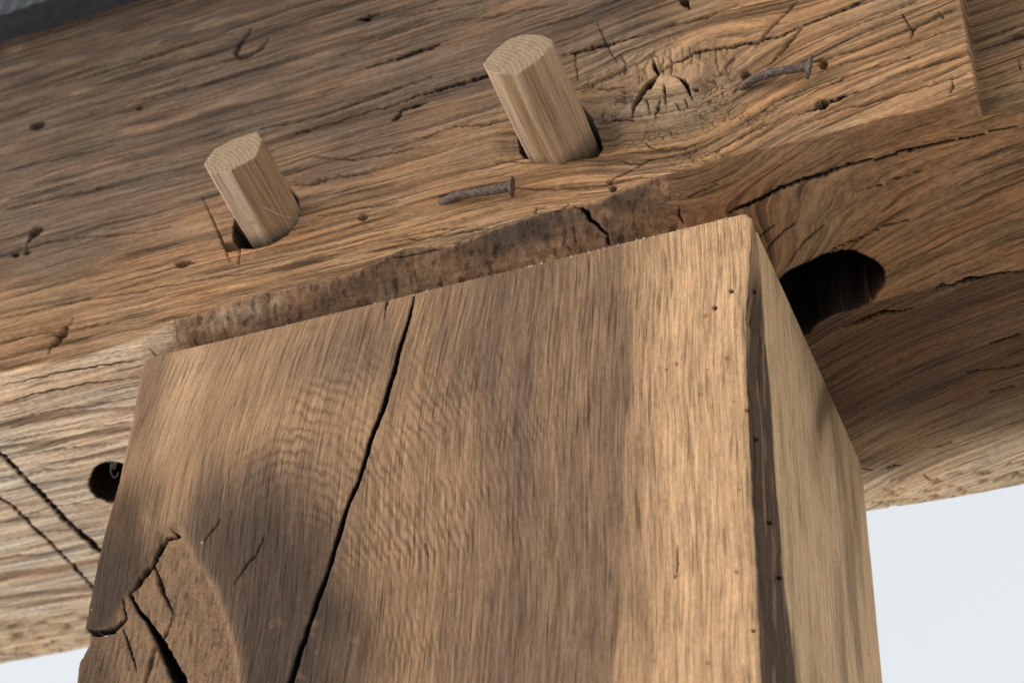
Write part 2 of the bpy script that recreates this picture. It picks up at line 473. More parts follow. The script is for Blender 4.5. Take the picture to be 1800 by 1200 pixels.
C([(1180,130),(1180,108),(1172,96)], 2, .001)
C([(1273,118),(1290,100)], 2, .0015)
# round the nails, lower face
C([(903,330),(943,333),(980,332),(1023,329),(1065,326),(1100,318),(1130,312)], [2,4,3,4,4,3,2], .0028, 1.2)
C([(1074,318),(1090,309),(1112,297),(1141,281)], [7,4,4,6], .0022, .8)
rel.pit(1072, 320, 5, 4, .003); rel.pit(1078, 332, 6, 5, .003, -10)
C([(772,345),(800,338),(830,332)], 2, .001)
C([(1009,362),(1022,366),(1031,373),(1037,386),(1052,395),(1058,405),(1068,413),(1070,429),(1072,440)], [4,5,7,8,6,5,4,3,3], .0035, 2.5)
C([(940,377),(944,366),(960,364)], 2.4, .0015, 3); C([(1000,358),(990,366),(975,372)], 3, .0015, 3)
rel.pit(1312, 133, 9, 7, .0035, -20); rel.pit(1447, 112, 7, 9, .004, 20); C([(1290,162),(1300,150)], [5,4], .004)
rel.pit(1445, 184, 11, 8, .012, -25, dirt=.9)
C([(1403,202),(1425,193),(1445,185),(1480,171),(1512,159)], [3,5,8,6,3], .0038)
C([(1420,216),(1480,192),(1560,170),(1640,148),(1700,128)], [2,4,4,4,3], .0024)
C([(1300,242),(1340,222),(1400,196)], 3, .0016); C([(1240,272),(1300,240),(1345,214)], 3.5, .0018)
C([(1425,110),(1500,88),(1600,50),(1680,14)], 3, .0016); C([(1400,140),(1500,104),(1590,78),(1690,46)], 3, .0016)
C([(1560,136),(1620,118),(1700,96)], 3.5, .0018); C([(1470,60),(1560,22),(1610,4)], 3, .0016)
C([(1350,180),(1440,146),(1530,120),(1600,100)], 2.6, .0014); C([(1380,176),(1480,140)], 2.4, .0012)
C([(1600,66),(1604,52),(1612,48)], [3,8,6], .002); C([(1586,26),(1604,56)], 3, .0014)
C([(1668,162),(1676,152),(1675,140)], 3.5, .0012)
C([(1130,250),(1160,262),(1190,258)], 2.5, .0014, 4); C([(1060,282),(1110,286),(1150,280)], 2.5, .0012, 4)
C([(870,284),(930,286),(985,282)], 2.2, .0012, 2)
# face of the wane and right underside
C([(1279,375),(1312,362),(1345,346),(1372,331),(1430,312),(1493,291),(1560,276),(1637,256),(1720,240),(1800,218)], [4,6,6,6,5,5,4,4,3,3], .0030, 2.5)
C([(1195,362),(1192,378),(1200,392)], [3,6,9], .002, 3)
C([(309,562),(310,580),(311,598),(310,612)], [3,4,3,2], .0007, 1.5, dirt=.4)
C([(262,612),(275,624),(282,632)], 3, .001)
C([(1210,345),(1260,325)], 2, .001); C([(1010,400),(1012,425)], 2, .0009)
C([(1382,470),(1410,430),(1450,396)], 3.2, .0013); C([(1340,450),(1380,405),(1400,392)], 3, .0013)
C([(1440,455),(1480,430),(1530,412)], 3, .0013); C([(1540,404),(1600,385)], 3, .0012)
C([(1310,440),(1360,395)], 2.5, .001); C([(1500,340),(1560,322),(1620,300)], 3, .0013)
C([(1482,574),(1520,560),(1556,548),(1605,542)], [4,8,7,3], .0035, 3)
C([(1645,508),(1700,495),(1760,482),(1800,476)], [6,6,4,3], .003, 3)
C([(1740,604),(1790,590)], [8,5], .003); C([(1700,655),(1790,645)], 4, .002); C([(1740,690),(1780,680)], [9,6], .0025)
C([(1514,824),(1535,826)], [8,5], .003); C([(1560,822),(1582,817)], [9,6], .003)
C([(1640,786),(1672,776)], 6, .0022); C([(1624,835),(1635,846)], [9,4], .003)
C([(1650,20),(1660,34)], 3, .001)
rel.pit(1778, 17, 9, 5, .004, -15); C([(1782,66),(1784,78),(1783,88)], 4, .002)
C([(1740,127),(1800,110)], 3, .002)
# left underside: two diagonal checks and a bored hole
C([(-5,796),(28,824),(60,858),(100,900),(140,938),(180,972)], [9,9,9,9,10,10], .0045, 2.5, taper=False)
C([(-5,872),(40,908),(75,942),(118,985),(170,1040)], [6,6,6,6,6], .003, 2.5, taper=False)
rel.pit(196, 848, 37, 34, .060, 0, .14, dirt=1.0)
for a, b, w in [((0,678),(250,632),3), ((0,708),(240,662),3), ((0,742),(235,700),3), ((0,776),(225,742),2.5), ((0,812),(215,778),3),
                ((0,846),(160,820),3), ((0,915),(190,880),2.5), ((0,952),(180,925),3), ((0,985),(60,972),3)]:
    mx, my = (a[0] + b[0]) / 2, (a[1] + b[1]) / 2 + random.Random(a[1]).uniform(-6, 6)
    C([a, (mx, my), b], [w, w * 1.4, w], .0012, 3, seed=int(a[1]))
# bored hole on the right underside
rel.poly([(1360,500),(1375,490),(1388,479),(1424,462),(1450,449),(1479,443),(1498,443),(1518,450),(1542,463),(1552,478),(1553,493),
          (1544,510),(1532,525),(1505,538),(1464,549),(1438,561),(1420,582),(1402,590),(1376,555)], .065, 2.5, dirt=1.0, jit=2)
# peg holes
hole_b = on_plane(985, 228); hole_s = on_plane(468, 395)
def hole(cx, cz, rx, rz, depth, soft, seed, rough=.10):
    s = np.nonzero(front & (np.abs(x - cx) < rx * 2) & (np.abs(z_ - cz) < rz * 2))[0]
    r = np.hypot((x[s] - cx) / rx, (z_[s] - cz) / rz) * (1 + rough * fbm(x[s] * 120, z_[s] * 120, 3, seed))
    kk = 1 - ss(1 - soft, 1 + soft, r)
    rel.cut(s, kk, depth, .96 if depth > .01 else .35)
    return s, r
HB = (hole_b[0], hole_b[2]); HS = (hole_s[0], hole_s[2])
rel.pit(1052, 222, 30, 52, .0026, -15, .55, dirt=.30); rel.pit(908, 250, 28, 20, .0020, -10, .6, dirt=.25)
rel.poly([(908,236),(911,262),(924,277),(960,284),(1000,281),(1030,276),(1046,270),(1053,250),(1046,226),(1034,198),(1020,184),(990,170),(930,175)], .050, 1.6, dirt=1.0, jit=1.5)
rel.poly([(409,402),(412,424),(420,432),(431,435),(447,436),(475,429),(503,413),(520,391),(525,364),(521,347),(506,330),(460,330),(424,352)], .045, 1.6, dirt=1.0, jit=1.2)

ln1_ = ss(.18, .5, noise(x * 8 + 31, v * 520, 45)); ln2_ = ss(.18, .5, noise(x * 5 + 11, v * 260, 46))
D += (.00018 * ln1_ + .00028 * ln2_) * (front | leftu) * (1 - .6 * knot)
D = D + rel.d
D = D * vis
# lower the relief far outside the frame
Yd = y_ + D * iy.ravel(); Zd = z_ + D * iz.ravel()
# housing cut into the face at the right end
lap = ss(0.1664, 0.1669, x + 0.0006 * fbm(q * 60, q * 0, 3, 81)) * ((SEC >= 1) & (SEC <= 3)) 
floor_y = 0.0052 + .17 * np.maximum(above, 0) + 0.0008 * fbm(x * 30, q * 90, 3, 82) + amp_r * ridges * 1.2 + 0.0012 * dash + rel.d
cut = (lap > .5) & (Yd < floor_y)
Yd = np.where((lap > 0) & (Yd < floor_y), Yd + (floor_y - Yd) * lap, Yd)
P = np.stack([x, Yd, Zd], -1).reshape(*shape, 3)

# ---- colour of the old oak
grey = np.array([.190, .145, .112]); tan = np.array([.36, .245, .150]); orange = np.array([.44, .295, .175])
n_big = fbm(x * 12, q * 30, 3, 91); n_mid = fbm(x * 40, v * 160, 3, 92); n_l = fbm(x * 8, v * 60, 3, 93)
col = np.empty((len(x), 3), f32); col[:] = grey
top_shade = ss(.09, .19, q + .02 * n_big) * ss(900, 300, px)
w_or = np.clip(ss(.075, .008, above + .022 * n_big + .012 * n_l), 0, 1)
w_or = w_or * (1 - .35 * ss(420, 100, px))
w_or = np.maximum(w_or, right * (0.75 + .3 * n_l))
w_or = w_or * (1 - .5 * ss(300, 0, px) * ss(.02, .05, above))
col = lerp3(col, tan, ss(.0, .5, w_or)); col = lerp3(col, orange, ss(.45, 1, w_or))
col = lerp3(col, (.095, .073, .058), .8 * top_shade)  # upper left: weathered grey, with shade under the board painted in
col = lerp3(col, (.30, .215, .15), .45 * ss(.1, .5, n_mid) * (1 - w_or))
col = lerp3(col, (.37, .295, .205), .65 * knot * (1 - .4 * ss(0, .4, n_mid)))
col = lerp3(col, (.42, .33, .24), .6 * knot_face * (1 - .5 * ss(0, .5, n_mid)))
col = lerp3(col, (.13, .095, .07), .5 * (blob(px, py, 1168, 172, 88, 56, -20, .3) - knot_face).clip(0, 1) * ss(-.4, .3, n_mid))
col = lerp3(col, (.16, .125, .105), .6 * blob(px, py, 560, 300, 150, 26, -14, .7) + .55 * blob(px, py, 690, 225, 90, 30, -14, .8))
col = lerp3(col, (.15, .11, .085), .6 * blob(px, py, 1075, 165, 40, 60, 20, .7) + .5 * blob(px, py, 1060, 215, 60, 22, 30, .7))
# wane
cw = np.empty_like(col); cw[:] = (.175, .118, .078)
nw = fbm(x * 45, q * 120, 4, 95); nv = noise(x * 260, q * 18, 96)
cw = lerp3(cw, (.30, .20, .125), ss(-.05, .45, nw)); cw = lerp3(cw, (.10, .075, .056), .8 * ss(.1, .5, fbm(x * 30, q * 70, 3, 97)))
cw = lerp3(cw, (.36, .31, .25), .7 * blob(px, py, 430, 545, 75, 20, -14, .6) * (1 + .6 * nv))
wx = px + 34 * fbm(px / 60, py / 30, 3, 170); wy = py + 16 * fbm(px / 40, py / 25, 3, 174)
cw = lerp3(cw, (.060, .048, .042), .8 * blob(wx, wy, 930, 405, 120, 22, -17, .8) + .65 * blob(wx, wy, 1110, 345, 50, 22, -10, .8) + .55 * blob(wx, wy, 600, 505, 90, 16, -15, .9))
cw = cw * (1 - .30 * ss(.3, .6, noise(x * 300, q * 16, 63)) * ss(0, .4, nw))[:, None]
cw = lerp3(cw, (.25, .155, .085), .85 * ss(1150, 1290, px + 30 * nw))
cw = lerp3(cw, (.60, .50, .39), ss(340, 275, px + 40 * nw))
edge = ss(.0012, .0001, -above + .0012 * n_mid) * (px < 1190)
cw = lerp3(cw, (.42, .29, .18), .85 * edge)
wm = ss(-.0002, .0006, -above + .0006 * fbm(x * 60, q * 100, 3, 98))
col = np.where((wane | under)[:, None], cw, lerp3(col, (.52, .37, .23), .55 * ss(.0022, .0006, above + .0009 * fbm(x * 90, q * 60, 3, 98)) * ss(1230, 1150, px)))
# underside: light at left and back edge, shade by the post painted in
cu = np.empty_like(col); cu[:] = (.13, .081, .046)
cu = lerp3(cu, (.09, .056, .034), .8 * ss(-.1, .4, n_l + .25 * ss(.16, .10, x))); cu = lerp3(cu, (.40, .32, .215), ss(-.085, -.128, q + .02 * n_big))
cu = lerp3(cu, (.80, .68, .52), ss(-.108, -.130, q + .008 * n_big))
lu = np.empty_like(col); lu[:] = (.80, .75, .66)  # left of the post: lit tone of the same underside
lu = lerp3(lu, (.64, .57, .48), .7 * ss(0, .5, n_l)); lu = lerp3(lu, (.24, .16, .10), .7 * line_u)
lu = lerp3(lu, (.82, .71, .56), ss(-.112, -.128, q + .006 * n_big))
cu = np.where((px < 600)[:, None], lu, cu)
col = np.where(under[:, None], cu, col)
# fibre: late wood and dirt lie in the grooves, pale wood on the crests
mod = 1 - 0.36 * np.clip(ridges, -1, 1) * np.where(wane, .12, 1)
mod = mod - 0.38 * dd * (dash * .7 + dash2 * .6) * dash_on
ln1 = ss(.18, .5, noise(x * 8 + 31, v * 520, 45)); ln2 = ss(.18, .5, noise(x * 5 + 11, v * 260, 46))
mod = mod - (.30 * ln1 + .24 * ln2) * np.where(wane, .2, np.where(under & (px > 600), .55, 1)) * (1 - .6 * knot)
D_lines = (.00022 * ln1 + .00030 * ln2)
mod = mod * (1.10 + .16 * n_mid)
warm = 1 + .10 * noise(x * 30 + 4, v * 120, 99)
col = col * np.clip(mod, .25, 1.6)[:, None] * np.stack([warm, np.ones_like(warm), 1 / warm], -1)
col = lerp3(col, (.20, .09, .04), .35 * np.clip(dash * dash_on, 0, 1) * front * w_or)
col = lerp3(col, (.09, .055, .035), .62 * craze)
col = lerp3(col, (.44, .355, .265), .5 * blob(px, py, 1075, 95, 80, 42, -14, .6) * front * ss(-.3, .3, n_mid))
col = lerp3(col, (.012, .009, .007), rel.dirt + .55 * pit * under)  # near black for crack dirt and for shade painted into holes and pits
lap_shade = cut
col = np.where(lap_shade[:, None], col * np.array([.55, .57, .58]) , col)  # housing darkened: the shade behind its lip is painted in
st = .55 * blob(px, py, 835, 345, 75, 16, -12, .8) + .45 * blob(px, py, 1365, 140, 75, 20, -15, .8) + .5 * blob(px, py, 776, 360, 14, 9, 0, .8) + .5 * blob(px, py, 1300, 158, 14, 10, 0, .8)
col = lerp3(col, (.22, .095, .04), st * front * ss(-.4, .4, n_mid))
swap = wane & (px > 305) & (px < 1175 + 60 * noise(q * 260, q * 0 + 2, 190))
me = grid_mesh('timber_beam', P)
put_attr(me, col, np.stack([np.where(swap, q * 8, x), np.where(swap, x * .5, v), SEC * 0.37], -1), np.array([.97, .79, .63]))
beam = tag(link('timber_beam', me, M_beam),
           'old weathered oak beam with a knot, checks and two peg holes, lying across the post', 'beam')

# ================================================================== the post
zs = np.r_[np.linspace(0, -0.178, 520), np.linspace(-0.2, -0.9, 12)]
lx_px = [(264,622),(252,634),(246,650),(243,670),(232,728),(206,850),(190,905),(178,950),(165,1010),(155,1060),(146,1106),(152,1112),(151,1126),(140,1146),(133,1160),(128,1200)]
lp = np.array([on_plane(*p) for p in lx_px]); o = np.argsort(lp[:, 2])
XL = np.interp(zs, lp[o, 2], lp[o, 0]) + 0.00035 * fbm(zs * 350, zs * 0, 3, 3)
ar_px = [(1312,378),(1322,383),(1318,430),(1313,500),(1309,560),(1310,640),(1313,720),(1316,800),(1320,880),(1325,960),(1328,1040),(1332,1120),(1336,1200)]
ap = np.array([on_plane(*p) for p in ar_px]); o = np.argsort(ap[:, 2])
XA = np.interp(zs, ap[o, 2], ap[o, 0]) + 0.0005 * fbm(zs * 110, zs * 0, 4, 4)
br_px = [(1324,380),(1334,440),(1338,520),(1344,600),(1351,680),(1356,740),(1362,850),(1372,950),(1378,1030),(1388,1110),(1400,1200)]
bp_ = np.array([on_plane(*p, 0, .1) for p in br_px]); o = np.argsort(bp_[:, 2])
YB = np.maximum(np.interp(zs, bp_[o, 2], bp_[o, 1]), .0012) + 0.0011 * fbm(zs * 60, zs * 0 + 2, 4, 5)
PD = 0.1315
NFp, NC, NS, NK, NL = 600, 24, 60, 12, 12
rx, ry, rs, rc = [], [], [], []
o1 = np.ones_like(zs)
sp_px = [(728,516,3),(727,524,3.5),(722,545,6),(712,580,8),(700,620,9.5),(690,660,10.5),(672,720,11.5),(650,775,10),(632,840,8),(622,862,11),(610,890,8.5),(595,940,11),(577,1000,8),(560,1045,12),(547,1085,9),(530,1135,11),(512,1195,12),(490,1260,12)]
sq = np.array([[*on_plane(a, b)[[0, 2]], w] for a, b, w in sp_px]); o = np.argsort(sq[:, 1])
XC = np.interp(zs, sq[o, 1], sq[o, 0]) + .0004 * fbm(zs * 130, zs * 0, 3, 150)
HWc = np.interp(zs, sq[o, 1], sq[o, 2]) * .5 * .165e-3 * (1 + .16 * noise(zs * 260, zs * 0, 151))
E0 = XC - HWc + .00018 * fbm(zs * 420, zs * 0, 2, 152); E1 = XC + HWc + .00018 * fbm(zs * 420, zs * 0 + 4, 2, 153)
w_a, w_b = .480, .498
for w in np.linspace(0, 1, NFp):
    if w <= w_a: e = XL + (E0 - XL) * (w / w_a)
    elif w >= w_b: e = E1 + (XA - E1) * ((w - w_b) / (1 - w_b))
    else: e = E0 + (E1 - E0) * ((w - w_a) / (w_b - w_a))
    inset = 0.0009 * np.exp(-np.maximum(e - XL, 0) / .0006) + 0.0005 * np.exp(-np.maximum(XA - e, 0) / .0006)
    rx.append(e); ry.append(inset * o1); rs.append(0); rc.append(e)
for w in np.linspace(0, 1, NC + 1)[1:]:
    b = .0006 * 4 * w * (1 - w)
    rx.append(XA + (.1 - XA) * w + b); ry.append(.0004 + (YB - .0004) * w); rs.append(1); rc.append(.1 + (YB) * w)
for w in np.linspace(0, 1, NS + 1)[1:]:
    rx.append(o1 * .1 + .0006 * w * (1 - w)); ry.append(YB + (PD - YB) * w); rs.append(2); rc.append(.1 + YB + (PD - YB) * w)
for w in np.linspace(0, 1, NK + 1)[1:]:
    rx.append(.1 - .2 * w * o1); ry.append(o1 * PD); rs.append(3); rc.append(.25 + .2 * w * o1)
for w in np.linspace(0, 1, NL + 2)[1:-1]:
    rx.append(-.1 + (XL + .1) * w - .0002); ry.append(PD + (.0016 - PD) * w * o1); rs.append(4); rc.append(.5 + .13 * w * o1)
Xp = np.array(rx); Yp = np.array(ry); Rc = np.array(rc); rs = np.array(rs)
Zp = np.broadcast_to(zs, Xp.shape); shp = Xp.shape
SP = np.repeat(rs, shp[1])
x, y_, z_, c_ = Xp.ravel(), Yp.ravel(), Zp.ravel().copy(), Rc.ravel()
px, py = project(x, y_, z_)
fr = SP == 0; ch = SP == 1; sd_ = SP == 2
rel = Relief(px, py, fr | ch | sd_)
C = rel.crack
WW = np.repeat(np.r_[np.linspace(0, 1, NFp), np.full(len(rs) - NFp, 2.)], shp[1])
in_split = (WW > w_a) & (WW < w_b)
sk = np.clip(1 - np.abs((WW - .5 * (w_a + w_b)) / (.5 * (w_b - w_a))), 0, 1)
rel.d = np.where(in_split, .0007 + .020 * ss(.12, .5, sk), 0).astype(f32); rel.dirt = np.where(in_split, 1.0, 0).astype(f32)  # split walls coloured black for the shade inside
C([(681,528),(678,542),(674,560)], [5,3,2], .003, 1, taper=False)
C([(300,927),(311,941),(290,945),(276,968),(267,990),(242,1021),(225,1038)], [3,5,6,8,6,8,10], .006, 2.2, sharp=.2)
C([(225,1042),(239,1067),(259,1095),(276,1123),(298,1166),(315,1200),(345,1260)], [6,8,11,16,22,27,30], .012, 1.6, taper=False, sharp=.15, dirt=1.0)
C([(268,990),(277,1021),(284,1041),(298,1067),(302,1078)], [7,10,6,4,3], .0028, 2, sharp=.3)
C([(303,1070),(296,1095),(286,1115),(270,1132),(259,1166),(247,1210)], [3,4,5,6,7,9], .0016, 2, dirt=.35)
C([(216,1050),(217,1084),(205,1096),(196,1103),(174,1109),(146,1108)], [3,5,7,9,9,10], .0045, 2.5, taper=False, sharp=.2)
C([(213,1100),(222,1129),(230,1150),(236,1177)], [6,5,4,2], .003, 2)
C([(390,911),(380,924),(372,934),(358,953)], [2,2.5,3,4], .0016, 1.5)
C([(462,940),(463,950),(450,975),(434,990),(424,1008),(411,1027)], [1.5,3,2.5,4,2.5,2], .0016, 2)
for cx, cy in [(1286,512),(1257,541),(1326,512),(1314,721),(1328,772),(1325,1108),(1352,918),(1371,1012)]:
    rel.pit(cx, cy, 3.6, 3.0, .0035, 0, .3, dirt=.85)
C([(1415,755),(1416,762)], 2.5, .001); C([(1418,765),(1416,775)], 2.5, .001)
C([(1469,958),(1472,975),(1475,990)], [2,3,2], .0012); C([(1525,1140),(1527,1150)], 3, .001)
C([(1192,950),(1191,990),(1188,1015)], [2,3.5,4], .0009)
C([(748,955),(752,975)], [7,7], .0008, 2)

# growth rings seen as arcs, and the fibre field
rr = np.hypot((px - 515) * 1.55, (py - 1215) * .80) + 16 * fbm(px / 150, py / 150, 3, 101) + 9 * fbm(px / 38, py / 38, 2, 103)
ringp = rr / 17.5 + .22 * noise(px / 7, py / 30, 104)
ring = np.sin(ringp * 2 * math.pi) * .5 + .5
ring = ring ** 2.4
ring_on = blob(px, py, 640, 850, 330, 400, 10, .35) * ss(400, 560, px + .35 * (py - 700)) * ss(560, 740, py + .1 * (px - 600)) * fr
ring_on = ring_on * (.25 + .75 * ss(-.25, .3, fbm(px / 110, py / 110, 2, 105)))
low = blob(px, py, 520, 1150, 150, 190, 0, .5) * ss(410, 450, px) * fr
wv = c_ - 0.17 * (z_ + .02) * ss(.07, -.02, c_) * ss(-.11, .0, z_) * 1.0 + .0016 * fbm(c_ * 14, z_ * 14, 3, 107)
fib = noise(wv * 980, z_ * 46, 111); fib2 = noise(wv * 1250, z_ * 70 + 3, 112); fib3 = noise(wv * 300, z_ * 20, 113)
fleck = ss(.15, .55, noise(wv * 900 + 9, z_ * 130 + ringp * .0, 114))
D = np.zeros_like(x)
kn = ss(12, -6, poly_sd(px, py, [(312,925),(340,985),(375,1035),(395,1095),(410,1150),(418,1260),(120,1260),(140,1120),(190,1100),(222,1045),(262,990),(285,940)])) * fr
smooth_l = np.clip(ss(520, 300, px + .2 * (py - 800)), 0, 1) * fr
fa = fr * (1 - .75 * kn) * (1 - .6 * smooth_l) * (.75 + .25 * right.max())
D += fa * (0.00006 * fib + 0.00005 * fib2 + 0.00006 * fib3)
D += ring_on * 0.00004 * (ring + .8 * fleck * (1 - ring))
D += fr * ss(560, 900, px) * ss(1000, 450, py) * .00010 * fleck
D += (ch * 0.0008 + sd_ * 0.00012) * fbm(c_ * 240, z_ * 50, 4, 121) + ch * .0012 * ss(.15, .5, noise(z_ * 90, c_ * 60, 127)) + fr * .0004 * fbm(c_ * 12, z_ * 12, 3, 122)
D += kn * (.0011 + .0004 * fbm(px / 30, py / 30, 3, 123)) + kn * .00022 * fbm(px / 6, py / 6, 3, 124)
# saw-cut lines across the face
D += fr * .00007 * ss(.3, .7, noise(z_ * 60, (c_ * .25 - z_) * 900, 125)) 
D = (D + rel.d)
nxi = np.where(fr | (ch & False), 0, np.where(ch, -.55, np.where(sd_, -1, 0))); nyi = np.where(fr, 1, np.where(ch, .83, 0))
fade = ss(0, .0012, -z_) * .6 + .4
Xd = x + nxi * D; Yd = y_ + nyi * D
# ragged sawn top edge, scribed to the beam
zt = z_ + np.where(z_ > -.002, .0004 * noise(c_ * 1500, c_ * 0, 126) * ss(-.002, 0, z_), 0) * (fr)
# rounded top corners
P = np.stack([Xd, Yd, zt], -1).reshape(*shp, 3)

base = np.array([.42, .30, .20])
nb = fbm(px / 220, py / 260, 3, 131); nm = fbm(wv * 90, z_ * 22, 3, 132)
col = np.empty((len(x), 3), f32); col[:] = base
purple = (.215, .160, .130); pale = (.76, .56, .37); dgrey = (.085, .069, .060); dbrown = (.085, .060, .042)
stk = noise(wv * 110, z_ * 9, 180) * 42 + noise(wv * 320, z_ * 22, 181) * 30
pb = px + 50 * fbm(px / 90, py / 260, 3, 133) + stk
band = ss(700, 860, pb) * ss(1170, 960, pb) * (.55 + .45 * ss(-.35, .35, fbm(wv * 70, z_ * 10, 3, 182)))
col = lerp3(col, purple, .84 * band * (1 + .6 * nm))
col = lerp3(col, purple, .75 * blob(pb, py, 935, 730, 34, 130, 3, .6) + .6 * blob(pb, py, 1075, 760, 30, 330, 0, .6) + .55 * blob(pb, py, 930, 520, 60, 100, 10, .8))
col = lerp3(col, purple, .55 * blob(pb, py, 1050, 1100, 38, 180, 0, .6) + .5 * blob(px, py, 640, 600, 70, 60, 0, .8))
col = lerp3(col, pale, .85 * ss(1050, 1230, pb))
col = lerp3(col, (.47, .34, .225), .5 * blob(px, py, 450, 700, 170, 130, 0, .7))
col = lerp3(col, (.66, .49, .35), .75 * blob(px + 20 * nb, py, 322, 690, 30, 120, 22, .8))
col = lerp3(col, (.26, .19, .14), .75 * blob(px, py, 262, 700, 22, 110, 12, .7))
col = lerp3(col, (.15, .116, .098), .82 * blob(px + 60 * nb + .8 * stk, py + 50 * nb + 1.1 * stk, 440, 930, 190, 110, -12, .6))
col = lerp3(col, (.20, .16, .14), .45 * blob(px + 50 * nb, py, 590, 640, 90, 50, 0, .8))
edge_d = ss(110, 30, px - np.interp(py, [p[1] for p in lx_px], [p[0] for p in lx_px]) + 30 * fbm(px / 30, py / 60, 3, 135)) * ss(800, 900, py)
col = lerp3(col, dbrown, .85 * edge_d * fr); col = lerp3(col, dgrey, .9 * blob(px, py, 200, 1030, 60, 95, 28, .5) * fr)
col = lerp3(col, dgrey, 1.0 * low * (1.0 + .5 * nb)); col = lerp3(col, dgrey, .8 * blob(px, py, 460, 1050, 100, 190, -12, .6) * (1 - kn))
col = lerp3(col, (.30, .225, .16), .45 * ss(.2, .5, fbm(px / 40, py / 40, 3, 137)) * low)
col = lerp3(col, (.25, .17, .11), .35 * ss(.1, .5, nb) * ss(560, 640, px) * ss(800, 1000, py) * ss(1000, 850, px))
# pale curved lines left of the long split
cl = np.hypot((px - 250) * .9, (py - 1260) * 1.0) + 9 * fbm(px / 60, py / 60, 2, 138)
lines = ss(.80, .98, np.sin(cl / 46 * 2 * math.pi)) * blob(px, py, 500, 1110, 160, 150, 0, .5) * fr * (1 - kn)
# knot patch with rusty flecks
ck = np.empty_like(col); ck[:] = (.30, .215, .150)
ck = lerp3(ck, (.20, .085, .035), .75 * ss(.15, .5, fbm(px / 12, py / 9, 3, 139)) * blob(px, py, 360, 1120, 60, 130, -15, .5))
ck = lerp3(ck, (.18, .14, .11), .6 * ss(0, .5, fbm(px / 40, py / 60, 3, 140)))
ck = lerp3(ck, (.10, .078, .06), .7 * blob(px, py, 160, 1190, 40, 80, 0, .6))
col = np.where((kn > 0)[:, None], col * (1 - kn)[:, None] + ck * kn[:, None], col)
rim = np.exp(-(poly_sd(px, py, [(312,925),(345,985),(380,1035),(398,1095),(412,1150),(420,1260),(120,1260),(120,925)]) / 9) ** 2) * ss(310, 340, px) * fr
col = lerp3(col, (.36, .28, .21), .25 * rim)
col = lerp3(col, (.44, .29, .15), .7 * blob(px, py, 306, 952, 12, 6, -20, .5) * fr)
m = 1.03 + fa * (-.20 * fib - .22 * fib2 - .10 * fib3) - .34 * ring_on * ring + .12 * ring_on * (1 - ring) - fr * .16 * fleck * (1 - smooth_l) * (1 - kn)
m = m * (1 + .10 * nm)
col = col * np.clip(m, .4, 1.5)[:, None]
col = lerp3(col, (.26, .165, .13), .30 * ring_on * ring)
# chamfer with dark bark-side wood
cc = np.empty_like(col); cc[:] = (.115, .085, .066)
cc = lerp3(cc, (.28, .215, .15), ss(.10, .34, fbm(c_ * 420, z_ * 22, 3, 141))); cc = lerp3(cc, (.07, .052, .042), .7 * ss(.1, .5, fbm(c_ * 300, z_ * 60, 3, 142)))
cc = lerp3(cc, (.42, .31, .20), ss(-.028, -.010, z_))
col = np.where(ch[:, None], cc, col)
# right-hand face
cs = np.empty_like(col); cs[:] = (.74, .58, .39)
nsd = fbm(c_ * 60, z_ * 9, 3, 143)
cs = lerp3(cs, (.30, .235, .15), .7 * ss(.0, .35, nsd)); cs = lerp3(cs, (.78, .62, .42), .6 * ss(.05, .4, -nsd))
sw = np.hypot((px - 1475) / 40, (py - 800) / 120)
cs = lerp3(cs, (.24, .175, .11), .85 * np.exp(-((sw - 1) / .28) ** 2) * ss(930, 700, py) + .4 * blob(px, py, 1440, 650, 22, 150, -12, .7))
cs = cs * (1 + .10 * fbm(c_ * 500, z_ * 60, 3, 144))[:, None]
col = np.where((SP >= 2)[:, None], cs, col)
col = lerp3(col, (.008, .006, .005), rel.dirt)  # dirt and painted shade in the split, cracks and pits
for cx, cy, r in [(1240,555,4),(1190,640,4),(1172,650,3),(1278,630,4),(1232,693,3),(1290,705,2.5),(780,595,2.5),(850,703,3),(748,640,4),(1245,650,2),(1300,860,2.5),(1170,880,2),(1245,1165,4),(1295,1005,4),(1190,1010,4),(1150,1160,3)]:
    col = lerp3(col, (.42, .17, .05), .8 * blob(px, py, cx, cy, r, r, 0, .5) * fr)
for cx, cy, r in [(355,953,3),(170,1110,5),(182,1111,6),(161,1070,1.6)]:
    col = lerp3(col, (.62, .60, .56), .9 * blob(px, py, cx, cy, r * .8, r * .5, -20, .5) * fr)
me = grid_mesh('timber_post', P)
isok = kn > .3
put_attr(me, col, np.stack([np.where(isok, z_ * 2.6, z_), np.where(isok, wv * .6, wv), SP * .41], -1), np.array([.87, .71, .56]))
post = tag(link('timber_post', me, M_post),
           'sawn oak post with a long curved split and a cracked corner, standing under the beam', 'post')

# torn fibres along the sawn top edge of the post
rnd = random.Random(5)
vs, fs = [], []
for i in range(60):
    u = rnd.uniform(.03, .095) if rnd.random() < .85 else rnd.uniform(-.09, .098)
    h = rnd.uniform(.0003, .0006); w = rnd.uniform(.0002, .0007); lean = rnd.uniform(-.0005, .0005); yy = rnd.uniform(-.0001, .0004)
    b = len(vs)
    vs += [(u - w, yy, -.0006), (u + w, yy, -.0006), (u, yy + w * 1.6, -.0006), (u + lean, yy - rnd.uniform(0, .0006), h - .0002)]
    fs += [(b, b + 1, b + 3), (b + 1, b + 2, b + 3), (b + 2, b, b + 3)]
me = bpy.data.meshes.new('torn_fibre'); me.from_pydata(vs, [], fs)
M_fib = noise_mat('torn_oak_fibre', (.33, .23, .15), (.46, .33, .22), 400)
tf = tag(link('torn_fibre', me, M_fib, post), kind='stuff')

